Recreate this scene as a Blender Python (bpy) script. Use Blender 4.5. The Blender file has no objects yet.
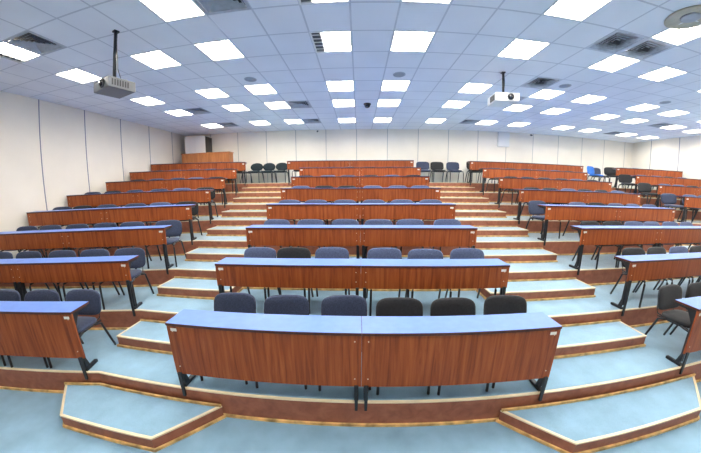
import bpy, math, random
from mathutils import Vector, Matrix
random.seed(7)
SC = bpy.context.scene
COL = SC.collection
PI = math.pi

# ------------------------------------------------------------------ materials
def new_mat(name):
    m = bpy.data.materials.new(name); m.use_nodes = True
    nt = m.node_tree
    return m, nt, nt.nodes['Principled BSDF']

def sset(b, key, val):
    if key in b.inputs: b.inputs[key].default_value = val

def plain(name, col, rough=.5, metal=0., spec=.5, noise=0., nscale=20.):
    m, nt, b = new_mat(name)
    b.inputs['Base Color'].default_value = (*col, 1); b.inputs['Roughness'].default_value = rough
    b.inputs['Metallic'].default_value = metal; sset(b, 'Specular IOR Level', spec)
    if noise:
        tc = nt.nodes.new('ShaderNodeTexCoord'); n = nt.nodes.new('ShaderNodeTexNoise'); n.inputs['Scale'].default_value = nscale
        n.inputs['Detail'].default_value = 5
        r = nt.nodes.new('ShaderNodeValToRGB')
        r.color_ramp.elements[0].position = .3; r.color_ramp.elements[1].position = .7
        r.color_ramp.elements[0].color = (*[c*(1-noise) for c in col], 1); r.color_ramp.elements[1].color = (*[min(1, c*(1+noise)) for c in col], 1)
        nt.links.new(tc.outputs['Object'], n.inputs['Vector']); nt.links.new(n.outputs['Fac'], r.inputs['Fac'])
        nt.links.new(r.outputs['Color'], b.inputs['Base Color'])
    return m

def wood(name, dark, mid, light, sc=(9, 9, .8), rough=.35, spec=.4):
    """laminate with streaks running along local z"""
    m, nt, b = new_mat(name); L = nt.links
    tc = nt.nodes.new('ShaderNodeTexCoord'); oi = nt.nodes.new('ShaderNodeObjectInfo')
    mp = nt.nodes.new('ShaderNodeMapping'); mp.inputs['Scale'].default_value = sc
    mul = nt.nodes.new('ShaderNodeMath'); mul.operation = 'MULTIPLY'; mul.inputs[1].default_value = 37.
    comb = nt.nodes.new('ShaderNodeCombineXYZ'); add = nt.nodes.new('ShaderNodeVectorMath')
    L.new(oi.outputs['Random'], mul.inputs[0]); L.new(mul.outputs[0], comb.inputs['X']); L.new(mul.outputs[0], comb.inputs['Z'])
    L.new(tc.outputs['Object'], add.inputs[0]); L.new(comb.outputs[0], add.inputs[1]); L.new(add.outputs[0], mp.inputs['Vector'])
    n = nt.nodes.new('ShaderNodeTexNoise'); n.inputs['Scale'].default_value = 1.6; n.inputs['Detail'].default_value = 6; n.inputs['Roughness'].default_value = .62
    n.inputs['Distortion'].default_value = .6
    L.new(mp.outputs[0], n.inputs['Vector'])
    r = nt.nodes.new('ShaderNodeValToRGB'); cr = r.color_ramp
    cr.elements[0].position = .3; cr.elements[0].color = (*dark, 1); cr.elements[1].position = .72; cr.elements[1].color = (*light, 1)
    e = cr.elements.new(.5); e.color = (*mid, 1)
    L.new(n.outputs['Fac'], r.inputs['Fac']); L.new(r.outputs['Color'], b.inputs['Base Color'])
    b.inputs['Roughness'].default_value = rough; sset(b, 'Specular IOR Level', spec)
    return m

def carpet_mat(name, col):
    m, nt, b = new_mat(name); L = nt.links
    tc = nt.nodes.new('ShaderNodeTexCoord')
    n1 = nt.nodes.new('ShaderNodeTexNoise'); n1.inputs['Scale'].default_value = 260; n1.inputs['Detail'].default_value = 3
    n2 = nt.nodes.new('ShaderNodeTexNoise'); n2.inputs['Scale'].default_value = 3.5; n2.inputs['Detail'].default_value = 5
    L.new(tc.outputs['Object'], n1.inputs['Vector']); L.new(tc.outputs['Object'], n2.inputs['Vector'])
    mx = nt.nodes.new('ShaderNodeMath'); mx.operation = 'ADD'
    a = nt.nodes.new('ShaderNodeMath'); a.operation = 'MULTIPLY'; a.inputs[1].default_value = .5
    L.new(n1.outputs['Fac'], a.inputs[0]); h = nt.nodes.new('ShaderNodeMath'); h.operation = 'MULTIPLY'; h.inputs[1].default_value = .5
    L.new(n2.outputs['Fac'], h.inputs[0]); L.new(a.outputs[0], mx.inputs[0]); L.new(h.outputs[0], mx.inputs[1])
    r = nt.nodes.new('ShaderNodeValToRGB'); r.color_ramp.elements[0].position = .34; r.color_ramp.elements[1].position = .66
    r.color_ramp.elements[0].color = (*[c*.78 for c in col], 1); r.color_ramp.elements[1].color = (*[min(1, c*1.18) for c in col], 1)
    L.new(mx.outputs[0], r.inputs['Fac']); L.new(r.outputs['Color'], b.inputs['Base Color'])
    b.inputs['Roughness'].default_value = .9; sset(b, 'Specular IOR Level', .2)
    sset(b, 'Sheen Weight', 1.0); sset(b, 'Sheen Roughness', .35); sset(b, 'Sheen Tint', (1, .88, .70, 1))
    bp = nt.nodes.new('ShaderNodeBump'); bp.inputs['Strength'].default_value = .25; bp.inputs['Distance'].default_value = .004
    L.new(n1.outputs['Fac'], bp.inputs['Height']); L.new(bp.outputs[0], b.inputs['Normal'])
    return m

def fabric_mat(name, col):
    m, nt, b = new_mat(name); L = nt.links
    tc = nt.nodes.new('ShaderNodeTexCoord')
    n1 = nt.nodes.new('ShaderNodeTexNoise'); n1.inputs['Scale'].default_value = 90; n1.inputs['Detail'].default_value = 4
    L.new(tc.outputs['Object'], n1.inputs['Vector'])
    r = nt.nodes.new('ShaderNodeValToRGB'); r.color_ramp.elements[0].position = .35; r.color_ramp.elements[1].position = .65
    r.color_ramp.elements[0].color = (*[c*.75 for c in col], 1); r.color_ramp.elements[1].color = (*[min(1, c*1.25) for c in col], 1)
    L.new(n1.outputs['Fac'], r.inputs['Fac']); L.new(r.outputs['Color'], b.inputs['Base Color'])
    b.inputs['Roughness'].default_value = .85; sset(b, 'Specular IOR Level', .25)
    sset(b, 'Sheen Weight', .25); sset(b, 'Sheen Roughness', .4)
    return m

def line_mat(name, col, line, axis, step, phase, half, rough=.6):
    """panels with thin joints: lines where frac((coord-phase)/step) is near 0"""
    m, nt, b = new_mat(name); L = nt.links
    tc = nt.nodes.new('ShaderNodeTexCoord'); sp = nt.nodes.new('ShaderNodeSeparateXYZ'); L.new(tc.outputs['Object'], sp.inputs[0])
    fac = None
    for ax, st, ph, hf in zip(axis, step, phase, half):
        s = nt.nodes.new('ShaderNodeMath'); s.operation = 'SUBTRACT'; L.new(sp.outputs[ax], s.inputs[0]); s.inputs[1].default_value = ph
        w = nt.nodes.new('ShaderNodeMath'); w.operation = 'PINGPONG'; L.new(s.outputs[0], w.inputs[0]); w.inputs[1].default_value = st/2
        c = nt.nodes.new('ShaderNodeMath'); c.operation = 'LESS_THAN'; L.new(w.outputs[0], c.inputs[0]); c.inputs[1].default_value = hf
        if fac is None: fac = c.outputs[0]
        else:
            q = nt.nodes.new('ShaderNodeMath'); q.operation = 'MAXIMUM'; L.new(fac, q.inputs[0]); L.new(c.outputs[0], q.inputs[1]); fac = q.outputs[0]
    n = nt.nodes.new('ShaderNodeTexNoise'); n.inputs['Scale'].default_value = 1.3; n.inputs['Detail'].default_value = 6
    L.new(tc.outputs['Object'], n.inputs['Vector'])
    r = nt.nodes.new('ShaderNodeValToRGB'); r.color_ramp.elements[0].position = .3; r.color_ramp.elements[1].position = .7
    r.color_ramp.elements[0].color = (*[c*.96 for c in col], 1); r.color_ramp.elements[1].color = (*[min(1, c*1.03) for c in col], 1)
    L.new(n.outputs['Fac'], r.inputs['Fac'])
    mix = nt.nodes.new('ShaderNodeMix'); mix.data_type = 'RGBA'
    L.new(fac, mix.inputs['Factor']); L.new(r.outputs['Color'], mix.inputs['A']); mix.inputs['B'].default_value = (*line, 1)
    L.new(mix.outputs['Result'], b.inputs['Base Color'])
    b.inputs['Roughness'].default_value = rough; sset(b, 'Specular IOR Level', .3)
    return m

def emit_mat(name, col, strength):
    m = bpy.data.materials.new(name); m.use_nodes = True; nt = m.node_tree; nt.nodes.clear()
    o = nt.nodes.new('ShaderNodeOutputMaterial'); e = nt.nodes.new('ShaderNodeEmission')
    e.inputs['Color'].default_value = (*col, 1); e.inputs['Strength'].default_value = strength
    nt.links.new(e.outputs[0], o.inputs['Surface'])
    return m

def soot_mat(name, base, dirt, r0, r1):
    """stained paint: an uneven dark soot patch round the vent's centre"""
    m, nt, b = new_mat(name); L = nt.links
    tc = nt.nodes.new('ShaderNodeTexCoord')
    ln = nt.nodes.new('ShaderNodeVectorMath'); ln.operation = 'LENGTH'; L.new(tc.outputs['Object'], ln.inputs[0])
    n = nt.nodes.new('ShaderNodeTexNoise'); n.inputs['Scale'].default_value = 9; n.inputs['Detail'].default_value = 6; L.new(tc.outputs['Object'], n.inputs['Vector'])
    k = nt.nodes.new('ShaderNodeMath'); k.operation = 'MULTIPLY_ADD'; L.new(n.outputs['Fac'], k.inputs[0]); k.inputs[1].default_value = .25; L.new(ln.outputs['Value'], k.inputs[2])
    r = nt.nodes.new('ShaderNodeValToRGB'); r.color_ramp.elements[0].position = r0; r.color_ramp.elements[1].position = r1
    r.color_ramp.elements[0].color = (*dirt, 1); r.color_ramp.elements[1].color = (*base, 1)
    L.new(k.outputs[0], r.inputs['Fac']); L.new(r.outputs['Color'], b.inputs['Base Color']); b.inputs['Roughness'].default_value = .7
    return m

M = {}
M['panel'] = wood('cherry_laminate', (.175, .032, .008), (.32, .072, .017), (.44, .120, .030), sc=(15, 9, .8), rough=.42, spec=.3)
M['edge'] = wood('cherry_edge_band', (.05, .013, .008), (.085, .022, .012), (.12, .032, .016), rough=.3)
M['top'] = plain('blue_laminate', (.115, .225, .61), .38, spec=.5, noise=.06, nscale=14)
M['riser'] = wood('riser_board', (.24, .078, .043), (.32, .108, .060), (.40, .145, .080), sc=(5, 5, 5), rough=.45)
M['carpet'] = carpet_mat('blue_carpet', (.235, .395, .525))
M['nosing'] = plain('cream_edge_strip', (.80, .66, .44), .4, noise=.08, nscale=6)
M['gold'] = plain('worn_pine_trim', (.66, .42, .16), .45, noise=.5, nscale=9)
M['steel'] = plain('black_steel', (.012, .013, .017), .4, spec=.5)
M['navy'] = fabric_mat('navy_fabric', (.042, .055, .10))
M['slate'] = fabric_mat('slate_fabric', (.08, .104, .19))
M['black'] = fabric_mat('black_fabric', (.024, .025, .029))
M['teal'] = fabric_mat('dark_teal_fabric', (.018, .030, .038))
M['royal'] = fabric_mat('bright_blue_fabric', (.01, .14, .55))
M['tag'] = plain('white_sticker', (.85, .80, .72), .5)
M['white'] = plain('white_enamel', (.80, .80, .80), .45)
M['silver'] = plain('silver_plastic', (.15, .155, .165), .35, spec=.5)
M['dark'] = plain('dark_plastic', (.02, .02, .022), .35)
M['glass'] = plain('lens_glass', (.02, .02, .03), .08, spec=.8)
M['louvre'] = plain('louvre_blade', (.86, .86, .86), .35)
M['unlit'] = plain('unlit_reflector', (.10, .105, .11), .5)
M['ventdark'] = plain('duct_dark', (.025, .026, .03), .8)
M['vent'] = plain('vent_enamel', (.42, .44, .50), .5, noise=.12, nscale=12)
M['soot'] = soot_mat('sooty_vent_enamel', (.62, .64, .70), (.05, .045, .045), .20, .42)
M['ring'] = plain('stained_beige_plaster', (.52, .47, .38), .7, noise=.15, nscale=7)
M['grille'] = plain('speaker_grille', (.34, .36, .42), .6)
M['cabinet'] = plain('pale_grey_steel', (.80, .80, .79), .45)
M['counter'] = wood('orange_laminate', (.30, .10, .03), (.42, .15, .045), (.52, .20, .065))
M['lamp'] = emit_mat('lamp_glow', (1., .94, .84), 32.)

CREAM = (.87, .81, .72); JOINT = (.20, .22, .28)
M['wall_back'] = line_mat('cream_panel_back', CREAM, (.42, .42, .42), ['X'], [1.205], [-.08], [.011])
M['wall_side'] = line_mat('cream_panel_side', CREAM, JOINT, ['Y'], [1.19], [4.47], [.013])
GX, GY, T = -.0989, 3.0642, .6
M['ceiling'] = line_mat('mineral_ceiling_tile', (.84, .85, .90), (.61, .62, .68), ['X', 'Y'], [T, T], [GX, GY], [.0125, .0125], rough=.9)
M['plain_wall'] = plain('cream_paint', CREAM, .7)

# ------------------------------------------------------------------ mesh builder
class MB:
    def __init__(s): s.v = []; s.f = []; s.mi = []; s.sm = []
    def quad(s, pts, mi=0, smooth=False):
        n = len(s.v); s.v += [tuple(p) for p in pts]; s.f.append(tuple(range(n, n+len(pts)))); s.mi.append(mi); s.sm.append(smooth); return s
    def hexa(s, p, mi=0):
        """8 points: bottom ring 0-3, top ring 4-7"""
        n = len(s.v); s.v += [tuple(q) for q in p]
        for f in ((3, 2, 1, 0), (4, 5, 6, 7), (0, 1, 5, 4), (1, 2, 6, 5), (2, 3, 7, 6), (3, 0, 4, 7)):
            s.f.append(tuple(n+i for i in f)); s.mi.append(mi); s.sm.append(False)
        return s
    def box(s, x0, x1, y0, y1, z0, z1, mi=0):
        return s.hexa([(x0, y0, z0), (x1, y0, z0), (x1, y1, z0), (x0, y1, z0), (x0, y0, z1), (x1, y0, z1), (x1, y1, z1), (x0, y1, z1)], mi)
    def prism(s, poly, z0, z1, mi=0):
        n = len(s.v); k = len(poly)
        s.v += [(x, y, z0) for x, y in poly] + [(x, y, z1) for x, y in poly]
        s.f.append(tuple(n+i for i in reversed(range(k)))); s.f.append(tuple(n+k+i for i in range(k)))
        for i in range(k): s.f.append((n+i, n+(i+1) % k, n+k+(i+1) % k, n+k+i))
        s.mi += [mi]*(k+2); s.sm += [False]*(k+2); return s
    def tube(s, pts, r, seg=8, mi=0, ry=None):
        """rounded bar through points"""
        pts = [Vector(p) for p in pts]; rings = []; n0 = len(s.v); up = None
        for i, p in enumerate(pts):
            d = (pts[min(i+1, len(pts)-1)]-pts[max(i-1, 0)]).normalized()
            ref = Vector((0, 0, 1)) if abs(d.z) < .9 else Vector((0, 1, 0))
            a = d.cross(ref).normalized(); b = d.cross(a).normalized()
            ring = []
            for k in range(seg):
                t = 2*PI*k/seg
                s.v.append(tuple(p + a*math.cos(t)*r + b*math.sin(t)*(ry or r))); ring.append(len(s.v)-1)
            rings.append(ring)
        for i in range(len(rings)-1):
            for k in range(seg):
                s.f.append((rings[i][k], rings[i][(k+1) % seg], rings[i+1][(k+1) % seg], rings[i+1][k])); s.mi.append(mi); s.sm.append(True)
        s.f.append(tuple(reversed(rings[0]))); s.f.append(tuple(rings[-1])); s.mi += [mi, mi]; s.sm += [False, False]
        return s
    def lathe(s, prof, seg=24, origin=(0, 0, 0), axis='z', mi=0):
        """prof: list of (radius, height)"""
        n0 = len(s.v); O = Vector(origin)
        for (r, h) in prof:
            for k in range(seg):
                t = 2*PI*k/seg; x, y = r*math.cos(t), r*math.sin(t)
                p = {'z': (x, y, h), 'y': (x, h, y), 'x': (h, x, y)}[axis]
                s.v.append(tuple(O+Vector(p)))
        for i in range(len(prof)-1):
            for k in range(seg):
                s.f.append((n0+i*seg+k, n0+i*seg+(k+1) % seg, n0+(i+1)*seg+(k+1) % seg, n0+(i+1)*seg+k)); s.mi.append(mi); s.sm.append(True)
        s.f.append(tuple(n0+k for k in reversed(range(seg)))); s.f.append(tuple(n0+(len(prof)-1)*seg+k for k in range(seg))); s.mi += [mi, mi]; s.sm += [False, False]
        return s
    def mesh(s, name, mats):
        me = bpy.data.meshes.new(name); me.from_pydata(s.v, [], s.f)
        for m in (mats if isinstance(mats, (list, tuple)) else [mats]): me.materials.append(m)
        for p, i, sm in zip(me.polygons, s.mi, s.sm): p.material_index = i; p.use_smooth = sm
        me.validate(); me.update()
        return me
    def build(s, name, mats, parent=None, bevel=0, fix=True):
        me = s.mesh(name, mats)
        if fix:
            import bmesh
            b = bmesh.new(); b.from_mesh(me); bmesh.ops.recalc_face_normals(b, faces=b.faces); b.to_mesh(me); b.free()
        o = bpy.data.objects.new(name, me); COL.objects.link(o)
        if parent: o.parent = parent
        if bevel:
            md = o.modifiers.new('edge', 'BEVEL'); md.width = bevel; md.segments = 2; md.limit_method = 'ANGLE'
        return o

def tag(o, label=None, cat=None, group=None, kind=None):
    if label: o['label'] = label
    if cat: o['category'] = cat
    if group: o['group'] = group
    if kind: o['kind'] = kind
    return o
def thing(name, loc, rz=0, label=None, cat=None, group=None):
    o = bpy.data.objects.new(name, None); COL.objects.link(o); o.empty_display_size = .1
    o.location = loc; o.rotation_euler = (0, 0, rz)
    return tag(o, label, cat, group)
KIDS = {}
def copy_tree(o, parent=None):
    c = o.copy(); COL.objects.link(c); c.parent = parent
    kids = KIDS.get(o.name)
    if kids is None:
        kids = [x for x in o.children]; KIDS[o.name] = kids
    for ch in kids: copy_tree(ch, c)
    return c

# ------------------------------------------------------------------ layout numbers (metres; floor z = 0, camera above x = y = 0)
R = .3046                      # rise of a tier
CEIL = 4.512
XL, XR, YB, YF = -7.25, 12.45, 10.12, -2.9
NT = 8
P0, PP = 1.956, .9695          # front edge of tier k: P0 + PP*(k-1)
AL, AR = math.radians(13.8), math.radians(15)
BR = 8.55                      # where the tiers bend
def bl(k): return [-2.95, -3.15, -3.25, -3.37, -3.48, -3.63, -3.78, -3.93][k-1]
DH = .75
ORD = ['front', 'second', 'third', 'fourth', 'fifth', 'sixth', 'seventh', 'eighth']
def yn(k): return P0 + PP*(k-1)
def tz(k): return R*k
def edge_line(k, dy=0):
    """front edge polyline of tier k, from the wall on one side to the other"""
    y = yn(k)+dy
    return [(XL, y-math.tan(AL)*(bl(k)-XL)), (bl(k), y), (BR, y), (XR, y-math.tan(AR)*(XR-BR))]

# ------------------------------------------------------------------ setting
def struct(o, label=None): return tag(o, label, None, None, 'structure')
struct(MB().box(XL, XR, YF, YB, -.1, 0).build('floor', M['carpet']), 'light blue carpeted floor in front of the tiers')
struct(MB().box(XL-.15, XL, YF-.15, YB+.15, -.1, CEIL+.1).build('wall_left', M['wall_side']), 'cream panelled side wall with dark upright joints')
struct(MB().box(XR, XR+.15, YF-.15, YB+.15, -.1, CEIL+.1).build('wall_right', M['wall_side']), 'cream panelled wall beyond the far corner block')
struct(MB().box(XL, XR, YB, YB+.15, -.1, CEIL+.1).build('wall_back', M['wall_back']), 'cream panelled wall behind the last row')
struct(MB().box(XL, XR, YF-.15, YF, -.1, CEIL+.1).build('wall_front', M['plain_wall']), 'cream wall facing the tiers')

# lights sit in whole ceiling tiles; the ceiling has an opening for each
LCOL = [-9, -6, -4, -1, 1, 4, 7, 9, 12, 14, 17, 19]
LROW = [-4, -1, 1, 4, 6, 9]
VENTS = [(-8, -1), (6, 0), (7, 0), (6, 3), (-3, 6), (-3, 9), (-8, 6), (-8, 9), (-3, -1), (16, 6), (16, 9), (6, 9), (6, 5)]
NOLIGHT = {(-6, -1)}
holes = ({(i, j) for i in LCOL for j in LROW}-NOLIGHT) | set(VENTS)
cm = MB()
i0, i1 = math.floor((XL-GX)/T), math.ceil((XR-GX)/T); j0, j1 = math.floor((YF-GY)/T), math.ceil((YB-GY)/T)
for i in range(i0, i1):
    for j in range(j0, j1):
        if (i, j) in holes: continue
        x0, x1 = max(XL, GX+i*T), min(XR, GX+(i+1)*T); y0, y1 = max(YF, GY+j*T), min(YB, GY+(j+1)*T)
        if x1 > x0 and y1 > y0: cm.quad([(x0, y0, CEIL), (x0, y1, CEIL), (x1, y1, CEIL), (x1, y0, CEIL)])
co = cm.build('ceiling', M['ceiling'], fix=False)
struct(co, 'suspended ceiling of white mineral tiles')
struct(MB().box(XL, XR, YF, YB, CEIL+.09, CEIL+.15).build('ceiling_slab', M['plain_wall'], co))

# tiers
for k in range(1, NT+1):
    z1 = tz(k); z0 = tz(k-1)
    t = bpy.data.objects.new('floor_tier', None); COL.objects.link(t); t.empty_display_size = .1
    struct(t, f'{ORD[k-1]} carpeted tier of the raked floor counted up from the carpet')
    fl = edge_line(k, .03)
    back = [(XR, YB), (XL, YB)]
    MB().prism(fl+back, z0, z1).build('carpet', M['carpet'], t)
    rs = MB(); ns = MB(); gs = MB()
    a, b, c = edge_line(k, 0), edge_line(k, .03), edge_line(k, .034)
    for s in range(3):
        rs.prism([a[s], a[s+1], b[s+1], b[s]], z0, z1-.012)
        n0, n1 = edge_line(k, -.004), edge_line(k, .022)
        ns.prism([n0[s], n0[s+1], n1[s+1], n1[s]], z1-.012, z1+.004)
        g0, g1 = edge_line(k, -.02), edge_line(k, 0)
        gs.prism([g0[s], g0[s+1], g1[s+1], g1[s]], z0, z0+.030)
    rs.build('riser', M['riser'], t); ns.build('nosing', M['nosing'], t); gs.build('base_trim', M['gold'], t)

# ------------------------------------------------------------------ loose step boxes in the aisles
def step_box(poly, front, z0, z1, label, group):
    """poly: outline (counter-clockwise), front: indices of outline edges that show a riser"""
    cx = sum(p[0] for p in poly)/len(poly); cy = sum(p[1] for p in poly)/len(poly)
    t = thing('carpeted_step', (cx, cy, z0), 0, label, 'step', group)
    h = z1-z0
    loc = [(x-cx, y-cy) for x, y in poly]
    n = len(loc)
    def off(d):
        out = []
        for i in range(n):
            p0, p1, p2 = Vector(loc[i-1]), Vector(loc[i]), Vector(loc[(i+1) % n])
            e1 = (p1-p0).normalized(); e2 = (p2-p1).normalized()
            n1 = Vector((e1.y, -e1.x)); n2 = Vector((e2.y, -e2.x))
            d1 = d if (i-1) % n in front else 0; d2 = d if i in front else 0
            # intersection of the two shifted edges
            A = Matrix(((n1.x, n1.y), (n2.x, n2.y))); b = Vector((n1.dot(p1)+d1, n2.dot(p1)+d2))
            out.append(tuple(A.inverted() @ b) if abs(A.determinant()) > 1e-6 else tuple(p1+n1*d1))
        return out
    core = off(-.012); rim = off(.004); inn = off(-.022); base = off(.02)
    MB().prism(off(-.021), 0, h-.001).build('carpet', M['carpet'], t)
    r = MB(); s = MB(); g = MB(); o0 = off(0)
    for i in sorted(front):
        j = (i+1) % n
        r.prism([o0[i], o0[j], off(-.021)[j], off(-.021)[i]], .0, h-.014)
        s.prism([rim[i], rim[j], inn[j], inn[i]], h-.014, h+.003)
        g.prism([base[i], base[j], o0[j], o0[i]], 0, .030)
    bt = MB()
    for i in range(n):
        if i not in front:
            p, q = Vector(loc[i]), Vector(loc[(i+1) % n]); e = (q-p).normalized(); nn = Vector((-e.y, e.x))*.02
            bt.prism([tuple(p), tuple(q), tuple(q+nn), tuple(p+nn)], h, h+.026)
    bt.build('back_trim', M['gold'], t)
    r.build('riser', M['riser'], t); s.build('edge_strip', M['nosing'], t); g.build('base_trim', M['gold'], t)
    return t
g = 0.004
yA = yn(1)-.022
step_box([(-3.40, yn(1)-math.tan(AL)*.45-.025), (-2.98, 1.43), (-1.84, 1.45), (-1.38, yA), (-2.95, yA)], {0, 1, 2}, 0, R/2,
         "trapezoid carpeted step under the silver projector's aisle, lowest of that flight", 'corner-cut steps at the floor')
step_box([(1.43, yA), (1.93, 1.465), (3.64, 1.475), (4.18, yA)], {0, 1, 2}, 0, R/2,
         "trapezoid carpeted step at the foot of the white projector's aisle", 'corner-cut steps at the floor')
for k in range(2, NT+1):
    y1 = yn(k)-.022; y0 = y1-.44
    def sbox(poly, front, nm):
        step_box(poly, front, tz(k-1), tz(k-1)+R/2, f'carpeted half-step up to the {ORD[k-1]} tier in the {nm}', 'half-height steps in the aisles')
    xa = bl(k)
    sbox([(xa, y1), (xa, y0), (-1.97, y0), (-1.97, y1)], {0, 1, 2}, "silver projector's aisle")
    sbox([(1.97, y1), (1.97, y0), (3.84, y0), (3.84, y1)], {0, 1, 2}, "white projector's aisle")
    if k >= 4: sbox([(7.75, y1), (7.75, y0), (8.5, y0), (8.5, y1)], {0, 1, 2}, 'far corner aisle')

# ------------------------------------------------------------------ desks
def make_desk(L, ph, tagside):
    DH = .765 if ph > .5 else .75
    """origin: middle of the front edge at tier height; front faces -y"""
    t = thing('lecture_desk', (0, 0, 0))
    h = L/2
    MB().box(-h, h, 0, .295, DH-.028, DH-.002).build('desktop', M['edge'], t, .003)
    top = MB().box(-h+.002, h-.002, .003, .292, DH-.002, DH+.001).build('laminate_surface', M['top'], t)
    top.parent = None
    dt = [c for c in t.children if c.name.startswith('desktop')][0]; top.parent = dt; top['label'] = 'blue laminate writing surface'
    pn = MB().box(-h+.0012, h-.0012, .010, .028, DH-.028-ph, DH-.028).build('modesty_panel', M['panel'], t, .002)
    if tagside:
        s = tagside
        x = s*(h-.075)
        MB().box(x-.033, x+.033, .0075, .0105, DH-.085, DH-.055).build('inventory_sticker', M['tag'], pn)['label'] = 'small white inventory sticker'
    sb = MB()
    for sx in (-1, 1):
        for zz in (DH-.09, DH-.028-ph+.09):
            x = sx*(h-.06)
            sb.lathe([(.006, 0), (.006, .004)], 8, (x, .0065, zz), 'y')
    sb.build('bolt_heads', M['nosing'], pn)['kind'] = 'stuff'
    for sx in (-1, 1):
        x = sx*(h-.045)
        m = MB()
        m.hexa([(x-.013, -.016, -.085), (x+.013, -.016, -.085), (x+.013, .004, -.085), (x-.013, .004, -.085),
                (x-.020, -.012, DH-.03-ph+.02), (x+.020, -.012, DH-.03-ph+.02), (x+.020, .0085, DH-.03-ph+.02), (x-.020, .0085, DH-.03-ph+.02)])
        m.box(x-.018, x+.018, .029, .060, .07, DH-.029)           # inner post
        m.box(x-.018, x+.018, .060, .285, DH-.062, DH-.029)       # arm under the top
        m.box(x-.020, x+.020, .024, .215, .006, .040)             # foot bar
        m.hexa([(x-.014, .045, .04), (x+.014, .045, .04), (x+.014, .10, .04), (x-.014, .10, .04),
                (x-.014, .031, .20), (x+.014, .031, .20), (x+.014, .05, .20), (x-.014, .05, .20)])
        m.hexa([(x-.006, .061, DH-.20), (x+.006, .061, DH-.20), (x+.006, .075, DH-.20), (x-.006, .075, DH-.20),
                (x-.006, .061, DH-.062), (x+.006, .061, DH-.062), (x+.006, .15, DH-.062), (x-.006, .15, DH-.062)])
        m.build('leg', M['steel'], t)
    return t
PROTO = {}
def desk(L, ph, ts, loc, rz, label, group):
    key = (round(L, 3), ph, ts)
    if key not in PROTO:
        PROTO[key] = make_desk(L, ph, ts); o = PROTO[key]
    else: o = copy_tree(PROTO[key])
    o.location = loc; o.rotation_euler = (0, 0, rz); tag(o, label, 'desk', group)
    return o

# ------------------------------------------------------------------ chairs
def cushion(w, d, th, nx=12, ny=10, e=3.2, bend=0., dome=0., crown=.012):
    """soft slab in local (u, v, w): superellipse outline, rounded edge; returns list of rings"""
    m = MB(); prof = [(1-.09, -.5), (1-.02, -.32), (1, 0), (1-.02, .32), (1-.09, .5)]
    seg = 32; rows = []
    def ring(s, z):
        out = []
        for k in range(seg):
            t = 2*PI*k/seg; c, q = math.cos(t), math.sin(t)
            x = math.copysign(abs(c)**(2/e), c)*w/2*s; y = math.copysign(abs(q)**(2/e), q)*d/2*s
            out.append((x, y, z))
        return out
    R_ = [ring(.5, -.5*th), *[ring(s, z*th) for s, z in prof], ring(.5, .5*th+crown)]
    return R_, seg
def make_chair(fab, round_top=4.0):
    t = thing('stacking_chair', (0, 0, 0))
    # seat (front edge towards -y)
    Rg, seg = cushion(.47, .43, .05, e=3.6)
    m = MB(); n = seg
    def put(rings, f):
        b0 = len(m.v)
        for rg in rings:
            for p in rg: m.v.append(f(p))
        for i in range(len(rings)-1):
            for k in range(n):
                m.f.append((b0+i*n+k, b0+i*n+(k+1) % n, b0+(i+1)*n+(k+1) % n, b0+(i+1)*n+k)); m.mi.append(0); m.sm.append(True)
        m.f.append(tuple(b0+k for k in reversed(range(n)))); m.f.append(tuple(b0+(len(rings)-1)*n+k for k in range(n))); m.mi += [0, 0]; m.sm += [True, True]
    put(Rg, lambda p: (p[0], p[1]-.01, .445+p[2]-(.02*max(0, -(p[1]+.12))/.1)))
    m.build('seat', fab, t)
    # backrest: stands on the rear of the seat, leaning back, curved round the sitter
    Rg, seg = cushion(.515, .33, .042, e=round_top, crown=.006)
    m = MB()
    def bf(p):
        u, v, w = p; lean = math.radians(11)
        z = .640+v*math.cos(lean)-w*math.sin(lean)*0; y = .225+v*math.sin(lean)+w
        y -= .35*u*u
        return (u, y+.02, z)
    put(Rg, bf); m.build('backrest', fab, t)
    # frame: bars under the seat and uprights to the back
    f = MB()
    for s in (-1, 1):
        f.tube([(s*.215, -.20, .412), (s*.215, .20, .412)], .011, 8)
        f.tube([(s*.17, .16, .415), (s*.175, .235, .43), (s*.175, .255, .50), (s*.17, .262, .62)], .010, 8)
    f.tube([(-.215, -.13, .412), (.215, -.13, .412)], .011, 8); f.tube([(-.215, .15, .412), (.215, .15, .412)], .011, 8)
    f.build('frame', M['steel'], t)
    for s in (-1, 1):
        MB().tube([(s*.222, -.11, .415), (s*.24, -.225, .40), (s*.246, -.235, .36), (s*.252, -.245, .0)], .0145, 8).build('leg', M['steel'], t)
        MB().tube([(s*.222, .08, .415), (s*.24, .17, .39), (s*.252, .30, .0)], .0145, 8).build('leg', M['steel'], t)
    return t
CH = {}
FABWORD = {'navy': 'navy', 'slate': 'slate-blue', 'black': 'black', 'teal': 'dark teal', 'royal': 'bright blue'}
def chair(fab, loc, rz, label, group, rt=4.0):
    key = (fab, rt)
    if key not in CH: CH[key] = make_chair(M[fab], rt); o = CH[key]
    else: o = copy_tree(CH[key])
    o.location = loc; o.rotation_euler = (0, 0, rz); tag(o, label, 'chair', group)
    return o
rnd = random.Random(5)
SEATW = ['first', 'second', 'third', 'fourth', 'fifth', 'sixth']

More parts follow.
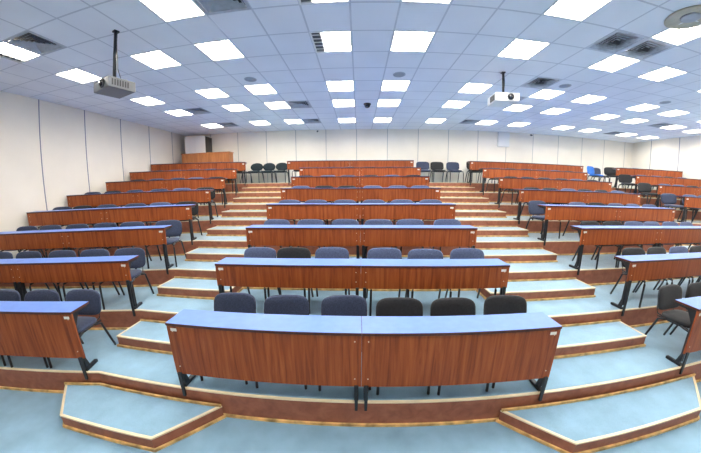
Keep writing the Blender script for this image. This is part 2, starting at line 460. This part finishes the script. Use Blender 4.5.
def row_of(block, k, origin, ang, Ls, tags, n_per, fabs, ends, chair_from, dirsign, skip=(), back=.36, jit=.03, deskwords=('first', 'second'), pos=None):
    """desks from origin going dirsign along the row direction (cos ang, sin ang); tier k"""
    ux, uy = math.cos(ang), math.sin(ang); vx, vy = -uy, ux          # v points up the tiers
    s = 0.; ci = 0
    ph = .55 if k == 1 else .275
    for d, L in enumerate(Ls):
        c = s+L/2
        x = origin[0]+dirsign*ux*c; y = origin[1]+dirsign*uy*c
        lab = f'{"deep" if k == 1 else "shallow"}-fronted wooden desk, {deskwords[d]} {ends}, {ORD[k-1]} row of the {block}'
        desk(L-.001, ph, tags[d], (x, y, tz(k)), ang, lab, f'desks of the {block}')
        for q in range(n_per[d]):
            fb = fabs[ci % len(fabs)]
            if ci not in skip:
                if pos: cc, dp = pos[ci]; cc += rnd.uniform(-.02, .02)
                else: cc = s+L*(q+.5)/n_per[d]+rnd.uniform(-.03, .03); dp = back+rnd.uniform(-jit, jit)
                cx = origin[0]+dirsign*ux*cc+vx*dp; cy = origin[1]+dirsign*uy*cc+vy*dp
                chair(fb, (cx, cy, tz(k)+.005), ang+rnd.uniform(-.07, .07), f'{FABWORD[fb]} chair, {SEATW[ci]} {chair_from}, {ORD[k-1]} row of the {block}', f'chairs of the {block}')
            ci += 1
        s += L

FAB_MID = {1: ['navy', 'navy', 'navy', 'black', 'black', 'black'], 2: ['slate', 'black', 'slate', 'slate', 'slate', 'slate'],
           3: ['slate']*6, 4: ['slate']*6, 5: ['slate', 'black', 'black', 'slate', 'slate', 'slate'], 6: ['black', 'slate', 'navy', 'black', 'slate', 'black'],
           7: ['black']*6, 8: ['black']*6}
SP = "from the silver projector's aisle"
POS1 = [(.41, .40), (1.03, .385), (1.68, .40), (2.30, .35), (2.86, .34), (3.47, .37)]
POS2 = [(.35, .40), (.87, .41), (1.45, .425), (2.24, .415), (2.78, .35), (3.41, .39)]
for k in range(1, NT+1):
    yd = yn(k)-.010
    if k < 8:
        row_of('middle block', k, (-1.834, yd), 0, [1.865, 1.865], (-1, 1), (3, 3), FAB_MID[k], SP, SP, 1, pos={1: POS1, 2: POS2}.get(k))
    else:
        row_of('middle block', k, (-2.48, yd), 0, [2.18, 2.18], (-1, 1), (3, 3), FAB_MID[k], SP, SP, 1)
LPD = [(.30, .30), (.89, .30), (1.49, .30), (2.17, .30), (2.77, .30), (3.36, .30)]
LP3 = [(.20, .34), (.90, .30), (1.49, .30), (2.08, .30), (2.68, .30), (3.25, .30)]
LPS = [(.38, .30), (.98, .30), (1.56, .30), (2.16, .30), (2.76, .30)]
RPD = [(.66, .265), (1.23, .265), (1.79, .265), (2.36, .265), (2.94, .265), (3.52, .265)]
RP1 = [(.40, .36), (.98, .34), (1.55, .34)]
# block along the wall behind the silver projector
WA = 'from the aisle'
for k in range(1, NT+1):
    xr = -3.065-.13*(k-1)
    yd = yn(k)-math.tan(AL)*max(bl(k)-xr, 0)-.012
    full = 3.78 if k < 5 else 3.67
    if k >= 6: full = {6: 3.38, 7: 3.36, 8: 3.28}[k]
    fabs = ['navy']*6 if k < 4 else ['black', 'slate', 'navy', 'navy', 'black', 'navy']
    n = (3, 3) if k <= 5 else (3, 2)
    row_of('silver-projector block', k, (xr, yd), AL, [full/2, full/2], (1, 0), n, fabs, WA, WA, -1, pos={3: LP3}.get(k, LPD if k <= 5 else LPS))
# block behind the white projector, between two aisles
WP = 'from the middle block'
for k in range(1, NT+1):
    Ls = [1.9, 1.9] if k < 8 else [2.27, 2.27]
    fabs = {1: ['black', 'black', 'navy'], 2: ['black', 'black', 'slate', 'black', 'slate', 'black'], 3: ['black', 'black', 'slate', 'slate', 'slate', 'slate'],
            4: ['navy', 'slate', 'black', 'slate', 'slate', 'slate'], 5: ['black', 'black', 'slate', 'black', 'black', 'slate']}.get(k, ['black', 'teal', 'black', 'black', 'slate', 'black'])
    row_of('white-projector block', k, (3.84, yn(k)-.010), 0, Ls if k > 1 else Ls[:1], (-1, 1), (3, 3), fabs, WP, WP, 1, skip=(0,) if k == 4 else (), pos=RP1 if k == 1 else RPD if k < 8 else None)
# the far corner block
for k in range(5, NT+1):
    xl = 9.23+.14*(k-5)
    yd = yn(k)-math.tan(AR)*(xl-BR)-.012
    Lr = {5: 2.8, 6: 2.75, 7: 2.7, 8: 2.74}[k]
    row_of('far corner block', k, (xl, yd), -AR, [Lr/2, Lr/2], (-1, 0), (3, 2), ['navy' if k == 5 else 'black', 'slate', 'slate', 'black', 'slate'], WA, WA, 1, pos=[(.16 if k == 8 else .04, .43), (.66, .33), (1.2, .31), (1.74, .31), (2.28, .31)])

# odd chairs standing in the aisles and along the back wall
E8 = tz(8)+.005
chair('navy', (4.18, yn(4)+.47, tz(4)+.005), .12, 'navy chair jutting into the aisle beside the fourth row desk of the white-projector block', 'chairs jutting into the aisles')
BACKC = [('teal', -4.02, 9.62, .0, 2.1), ('teal', -3.53, 9.66, .0, 2.1), ('teal', -3.0, 9.63, .0, 2.1)]
for (f, x, y, rz, rt), w in zip(BACKC, ['beside the blue one', 'midway along', "nearest the eighth middle desk row"]):
    chair(f, (x, y, E8), rz, f'dark round-backed chair against the back wall, {w}', 'dark round-backed chairs by the back wall', rt)
chair('navy', (-4.55, 9.62, E8), 1.35, 'dark blue chair turned sideways by the back wall, next to three round-backed chairs', 'chairs by the back wall')
for (f, x, y, rz, lab) in (('navy', 2.46, 9.6, 0, 'navy chair by the back wall, partly behind the eighth middle desk row'), ('black', 3.02, 9.62, 0, 'black chair by the back wall between two navy chairs'),
                           ('navy', 3.64, 9.62, 0, "navy chair by the back wall at the head of the white projector's aisle"), ('teal', 4.5, 9.66, -.2, 'dark teal chair by the back wall behind the eighth desk row of the white-projector block')):
    chair(f, (x, y, E8), rz, lab, 'chairs by the back wall')
chair('royal', (9.22, 8.95, E8), .3, 'bright blue chair at the top of the far corner aisle', 'chairs at the far corner aisle')
chair('navy', (9.90, 9.42, E8), .0, 'navy chair between the bright blue chair and the far corner desks', 'chairs at the far corner aisle')

# ------------------------------------------------------------------ ceiling lights
def make_light(unlit):
    t = thing('ceiling_light', (0, 0, 0))
    a = .30
    fr = MB()
    for s in (-1, 1):
        fr.box(-a, a, s*(a-.011)-.011, s*(a-.011)+.011, -.004, .03); fr.box(s*(a-.011)-.011, s*(a-.011)+.011, -a+.022, a-.022, -.004, .03)
    fr.build('frame', M['white'], t)
    x0 = -a+.022+(.15 if unlit else 0)
    MB().box(x0, a-.022, -a+.022, a-.022, .018, .03).build('diffuser', M['lamp'], t)
    lv = MB()
    for q in range(1, 4):
        lv.box(-a+2*a*q/4-.004, -a+2*a*q/4+.004, -a+.022, a-.022, .0, .017)
    for q in range(1, 6):
        lv.box(-a+.022, a-.022, -a+2*a*q/6-.002, -a+2*a*q/6+.002, .001, .0165)
    lv.build('louvre', M['louvre'], t)
    if unlit:
        u = MB().box(-a+.022, x0-.004, -a+.022, a-.022, .018, .03); u.build('unlit_reflector', M['unlit'], t)['label'] = 'dark unlit strip of the lamp'
    return t
LP = {}
for j in LROW:
    for i in LCOL:
        if (i, j) in NOLIGHT: continue
        un = (i == -1 and j in (-1, 1)) or (i == -9 and j == -1)
        if un not in LP: LP[un] = make_light(un); o = LP[un]
        else: o = copy_tree(LP[un])
        o.location = (GX+(i+.5)*T, GY+(j+.5)*T, CEIL)
        ci = LCOL.index(i)+1; ri = LROW.index(j)
        NW = ['first', 'second', 'third', 'fourth', 'fifth', 'sixth', 'seventh', 'eighth', 'ninth', 'tenth', 'eleventh', 'twelfth']
        if ri >= 1: rw = f'{NW[5-LROW.index(j)]} row from the back wall'
        else: rw = f'{NW[5-LROW.index(j)]} row from the back wall'
        st = 'half-lit' if un else 'lit'
        tag(o, f"{st} square ceiling light, {rw}, {NW[ci-1]} from the silver projector's wall", 'ceiling light', 'square ceiling lights')

# ------------------------------------------------------------------ ceiling vents, speakers, cameras
def make_vent(mat):
    t = thing('ceiling_vent', (0, 0, 0)); a = .298
    fr = MB()
    for s in (-1, 1):
        fr.box(-a, a, s*(a-.02)-.02, s*(a-.02)+.02, -.003, .012); fr.box(s*(a-.02)-.02, s*(a-.02)+.02, -a+.04, a-.04, -.003, .012)
    fr.build('frame', M[mat], t)
    bl = MB()
    for q in range(5):
        ro = a-.05-q*.05; ri = ro-.036
        for sgn in range(4):
            c, s = math.cos(sgn*PI/2), math.sin(sgn*PI/2)
            rot = lambda x, y, z: (x*c-y*s, x*s+y*c, z)
            bl.hexa([rot(-ro, -ro, .0), rot(ro, -ro, .0), rot(ri, -ri, .035), rot(-ri, -ri, .035),
                     rot(-ro, -ro, .003), rot(ro, -ro, .003), rot(ri, -ri, .038), rot(-ri, -ri, .038)])
    bl.build('blades', M[mat], t)
    MB().box(-a, a, -a, a, .06, .07).build('duct', M['vent' if mat == 'soot' else 'ventdark'], t)
    return t
VP = {}
VW = {(-8, -1): "grey slatted vent beside a half-lit ceiling light near the silver projector's wall", (6, 0): 'soot-stained square vent beside another stained vent, nearer the white projector', (7, 0): 'soot-stained square vent touching the brighter lit panel, farther from the white projector',
      (6, 3): 'soot-stained ceiling vent just beyond the white projector, alone', (-3, 6): 'grey ceiling vent over the sixth rows near the middle block', (-3, 9): "grey ceiling vent near the back wall over the silver projector's aisle",
      (-8, 6): "grey ceiling vent over the silver-projector block, midway back", (-8, 9): 'grey ceiling vent above the pale cabinet corner', (-3, -1): 'grey ceiling vent touching the big lit panel at the top edge of view',
      (16, 6): 'grey ceiling vent over the far corner block, away from the back wall', (16, 9): 'grey ceiling vent over the far corner block, close to the back wall', (6, 9): 'grey ceiling vent close to the back wall behind the white projector', (6, 5): 'small-looking grey vent half hidden by the white projector'}
for (i, j) in VENTS:
    mt = 'soot' if (i, j) in ((6, 0), (7, 0), (6, 3)) else 'vent'
    if mt not in VP: VP[mt] = make_vent(mt); o = VP[mt]
    else: o = copy_tree(VP[mt])
    o.location = (GX+(i+.5)*T, GY+(j+.5)*T, CEIL); tag(o, VW[(i, j)], 'ceiling vent', 'square ceiling vents')
rd = thing('round_vent', (4.07, 2.45, CEIL), 0, 'round stained beige air outlet in the ceiling near the bright panels', 'ceiling vent')
MB().lathe([(.29, -.001), (.30, -.012), (.26, -.022), (.20, -.014), (.19, -.002)], 40).build('ring', M['ring'], rd)
MB().lathe([(.12, -.002), (.12, -.016), (.10, -.02)], 32).build('core', M['vent'], rd)
for n, (i, j, w) in enumerate(((-4, 3, 'over the silver projector\'s aisle'), (1, 3, 'over the middle block'), (7, 3, 'over the white-projector block'), (12, 3, 'over the far corner aisle'))):
    s = thing('ceiling_speaker', (GX+(i+.5)*T, GY+(j+.5)*T, CEIL), 0, f'round grey loudspeaker grille in the ceiling {w}', 'loudspeaker', 'round ceiling speakers')
    MB().lathe([(.125, -.0), (.125, -.006), (.105, -.010), (.105, -.004)], 28).build('rim', M['vent'], s)
    MB().lathe([(.104, -.004), (.08, -.012), (.02, -.014)], 28).build('grille', M['grille'], s)
d = thing('dome_camera', (GX+.55*T, GY+6.6*T, CEIL), 0, 'black dome camera hanging from the ceiling above the middle block', 'security camera')
MB().lathe([(.10, 0), (.10, -.02), (.085, -.03)], 24).build('mount', M['dark'], d)
MB().lathe([(.084, -.03), (.078, -.06), (.055, -.095), (.02, -.11)], 24).build('dome', M['glass'], d)
for x, w in ((-1.6, 'behind the middle block'), (7.0, 'above the bright blue chair')):
    c = thing('wall_camera', (x, YB, CEIL-.06), 0, f'tiny black camera high on the back wall {w}', 'security camera', 'tiny cameras on the back wall')
    MB().tube([(0, 0, .0), (0, -.05, .0)], .012).build('bracket', M['dark'], c)
    MB().tube([(0, -.04, 0), (0, -.13, -.03)], .028, 12).build('body', M['dark'], c)

# ------------------------------------------------------------------ projectors on ceiling poles
def projector(x, y, ztop, rz, mat, label, w, dp, hh, polemat):
    t = thing('projector', (x, y, ztop), rz, label, 'projector')
    bz = -hh
    b = MB().box(-w/2, w/2, -dp/2, dp/2, bz, 0).build('body', mat, t, .012)
    pb = thing  # noqa
    lx = .12*w
    MB().lathe([(.062, 0), (.062, -.014), (.048, -.018)], 24, (lx, -dp/2, bz/2), 'y').build('lens_ring', M['dark'], b)
    MB().lathe([(.044, -.012), (.03, -.024), (.01, -.028)], 20, (lx, -dp/2-.008, bz/2), 'y').build('lens', M['glass'], b)
    vb = MB()
    for q in range(7): vb.box(-w/2-.004, -w/2+.002, -dp/2+.05+q*.032, -dp/2+.068+q*.032, bz+.025, -.025)
    vb.build('vent_slots', M['dark'], b)
    vb = MB()
    for q in range(7): vb.box(w/2-.002, w/2+.004, -dp/2+.04+q*.034, -dp/2+.058+q*.034, bz+.03, -.03)
    vb.build('vent_slots', M['dark'], b)
    p = CEIL-ztop
    MB().tube([(0, 0, 0), (0, 0, p)], .022, 12).build('pole', M['steel'], t)
    MB().box(-.035, .035, -.035, .035, p-.02, p).build('ceiling_plate', M['steel'], t)
    br = MB().box(-.09, .09, -.09, .09, .0, .012); br.box(-.03, .03, -.03, .03, .0, .06); br.build('bracket', M['steel'], t)
    MB().tube([(.02, .0, p-.03), (.035, .01, p*.6), (.03, .03, p*.25), (.02, .09, .03)], .005, 6).build('cable', M['dark'], t)
    return t
projector(-3.28, 3.01, 3.79, -.30, M['silver'], 'silver projector with a dark lens face hanging on a long ceiling pole', .44, .36, .14, None)
projector(2.76, 4.84, 4.06, -.10, M['white'], 'white projector with a black lens hanging on a short ceiling pole', .46, .40, .16, None)

# ------------------------------------------------------------------ back corner
c = thing('storage_cabinet', (-6.47, 9.83, tz(8)), 0, 'tall pale grey cabinet with a dark side in the back corner', 'cabinet')
H = 1.90
MB().box(-.45, .45, -.24, .24, 0, H).build('carcass', M['dark'], c)
for s in (-1, 1):
    dd = MB().box(min(s*.004, s*.45), max(s*.004, s*.45), -.262, -.241, .04, H).build('door', M['cabinet'], c, .003)
    MB().tube([(s*.05, -.285, 1.0), (s*.05, -.285, 1.14)], .008).build('handle', M['silver'], dd)
MB().box(-.46, .44, -.26, .24, H, H+.02).build('top_panel', M['cabinet'], c)
k = thing('wooden_counter', (-5.80, 9.33, tz(8)), 0, 'tall orange-brown wooden counter in front of the pale cabinet', 'counter')
MB().box(-1.0, 1.0, -.16, -.14, .0, 1.17).build('front_panel', M['counter'], k)
for s in (-1, 1): MB().box(s*.985-.013, s*.985+.013, -.14, .14, 0, 1.17).build('side_panel', M['counter'], k)
MB().box(-1.02, 1.02, -.18, .16, 1.17, 1.20).build('countertop', M['counter'], k, .004)
MB().box(-.97, .97, -.14, .13, .6, .62).build('shelf', M['counter'], k)
w = thing('wall_box', (5.80, YB, 3.92), 0, 'white square box on the back wall behind the white projector', 'wall box')
MB().box(-.24, .24, -.08, 0, 0, .58).build('casing', M['white'], w, .006)
MB().box(-.215, .215, -.088, -.081, .025, .555).build('cover', M['white'], w, .003)

# ------------------------------------------------------------------ world, camera, view
wd = bpy.data.worlds.new('world'); SC.world = wd; wd.use_nodes = True
wd.node_tree.nodes['Background'].inputs['Color'].default_value = (.6, .7, .9, 1); wd.node_tree.nodes['Background'].inputs['Strength'].default_value = .2

YAW, PIT, ROL = -.0326867927, .161802565, .00322883573
def cam_dir(xr, ur, fw):
    cr, sr = math.cos(ROL), math.sin(ROL); cp, sp = math.cos(PIT), math.sin(PIT); cy, sy = math.cos(YAW), math.sin(YAW)
    x = xr*cr+ur*sr; up = -xr*sr+ur*cr
    y = fw*cp+up*sp; z = -fw*sp+up*cp
    return Vector((x*cy+y*sy, -x*sy+y*cy, z))
cd = bpy.data.cameras.new('camera'); cam = bpy.data.objects.new('camera', cd); COL.objects.link(cam)
rx, uy_, bz_ = cam_dir(1, 0, 0), cam_dir(0, 1, 0), -cam_dir(0, 0, 1)
mw = Matrix((rx, uy_, bz_)).transposed().to_4x4(); mw.translation = Vector((0, 0, 2.32)); cam.matrix_world = mw
cd.type = 'PANO'; cd.panorama_type = 'FISHEYE_LENS_POLYNOMIAL'; cd.sensor_width = 36; cd.sensor_fit = 'HORIZONTAL'
cd.fisheye_fov = math.radians(179)
cd.fisheye_polynomial_k0 = 0
cd.fisheye_polynomial_k1 = -7.93133147e-02; cd.fisheye_polynomial_k2 = 6.61283723e-04; cd.fisheye_polynomial_k3 = 4.12239748e-05; cd.fisheye_polynomial_k4 = -1.12738610e-06
cd.clip_start = .05; cd.clip_end = 60
SC.camera = cam
SC.view_settings.view_transform = 'Standard'; SC.view_settings.look = 'None'; SC.view_settings.gamma = 1; SC.view_settings.use_curve_mapping = False
SC.view_settings.exposure = 0.08
SC.cycles.use_denoising = True
SC.cycles.max_bounces = 8; SC.cycles.diffuse_bounces = 5
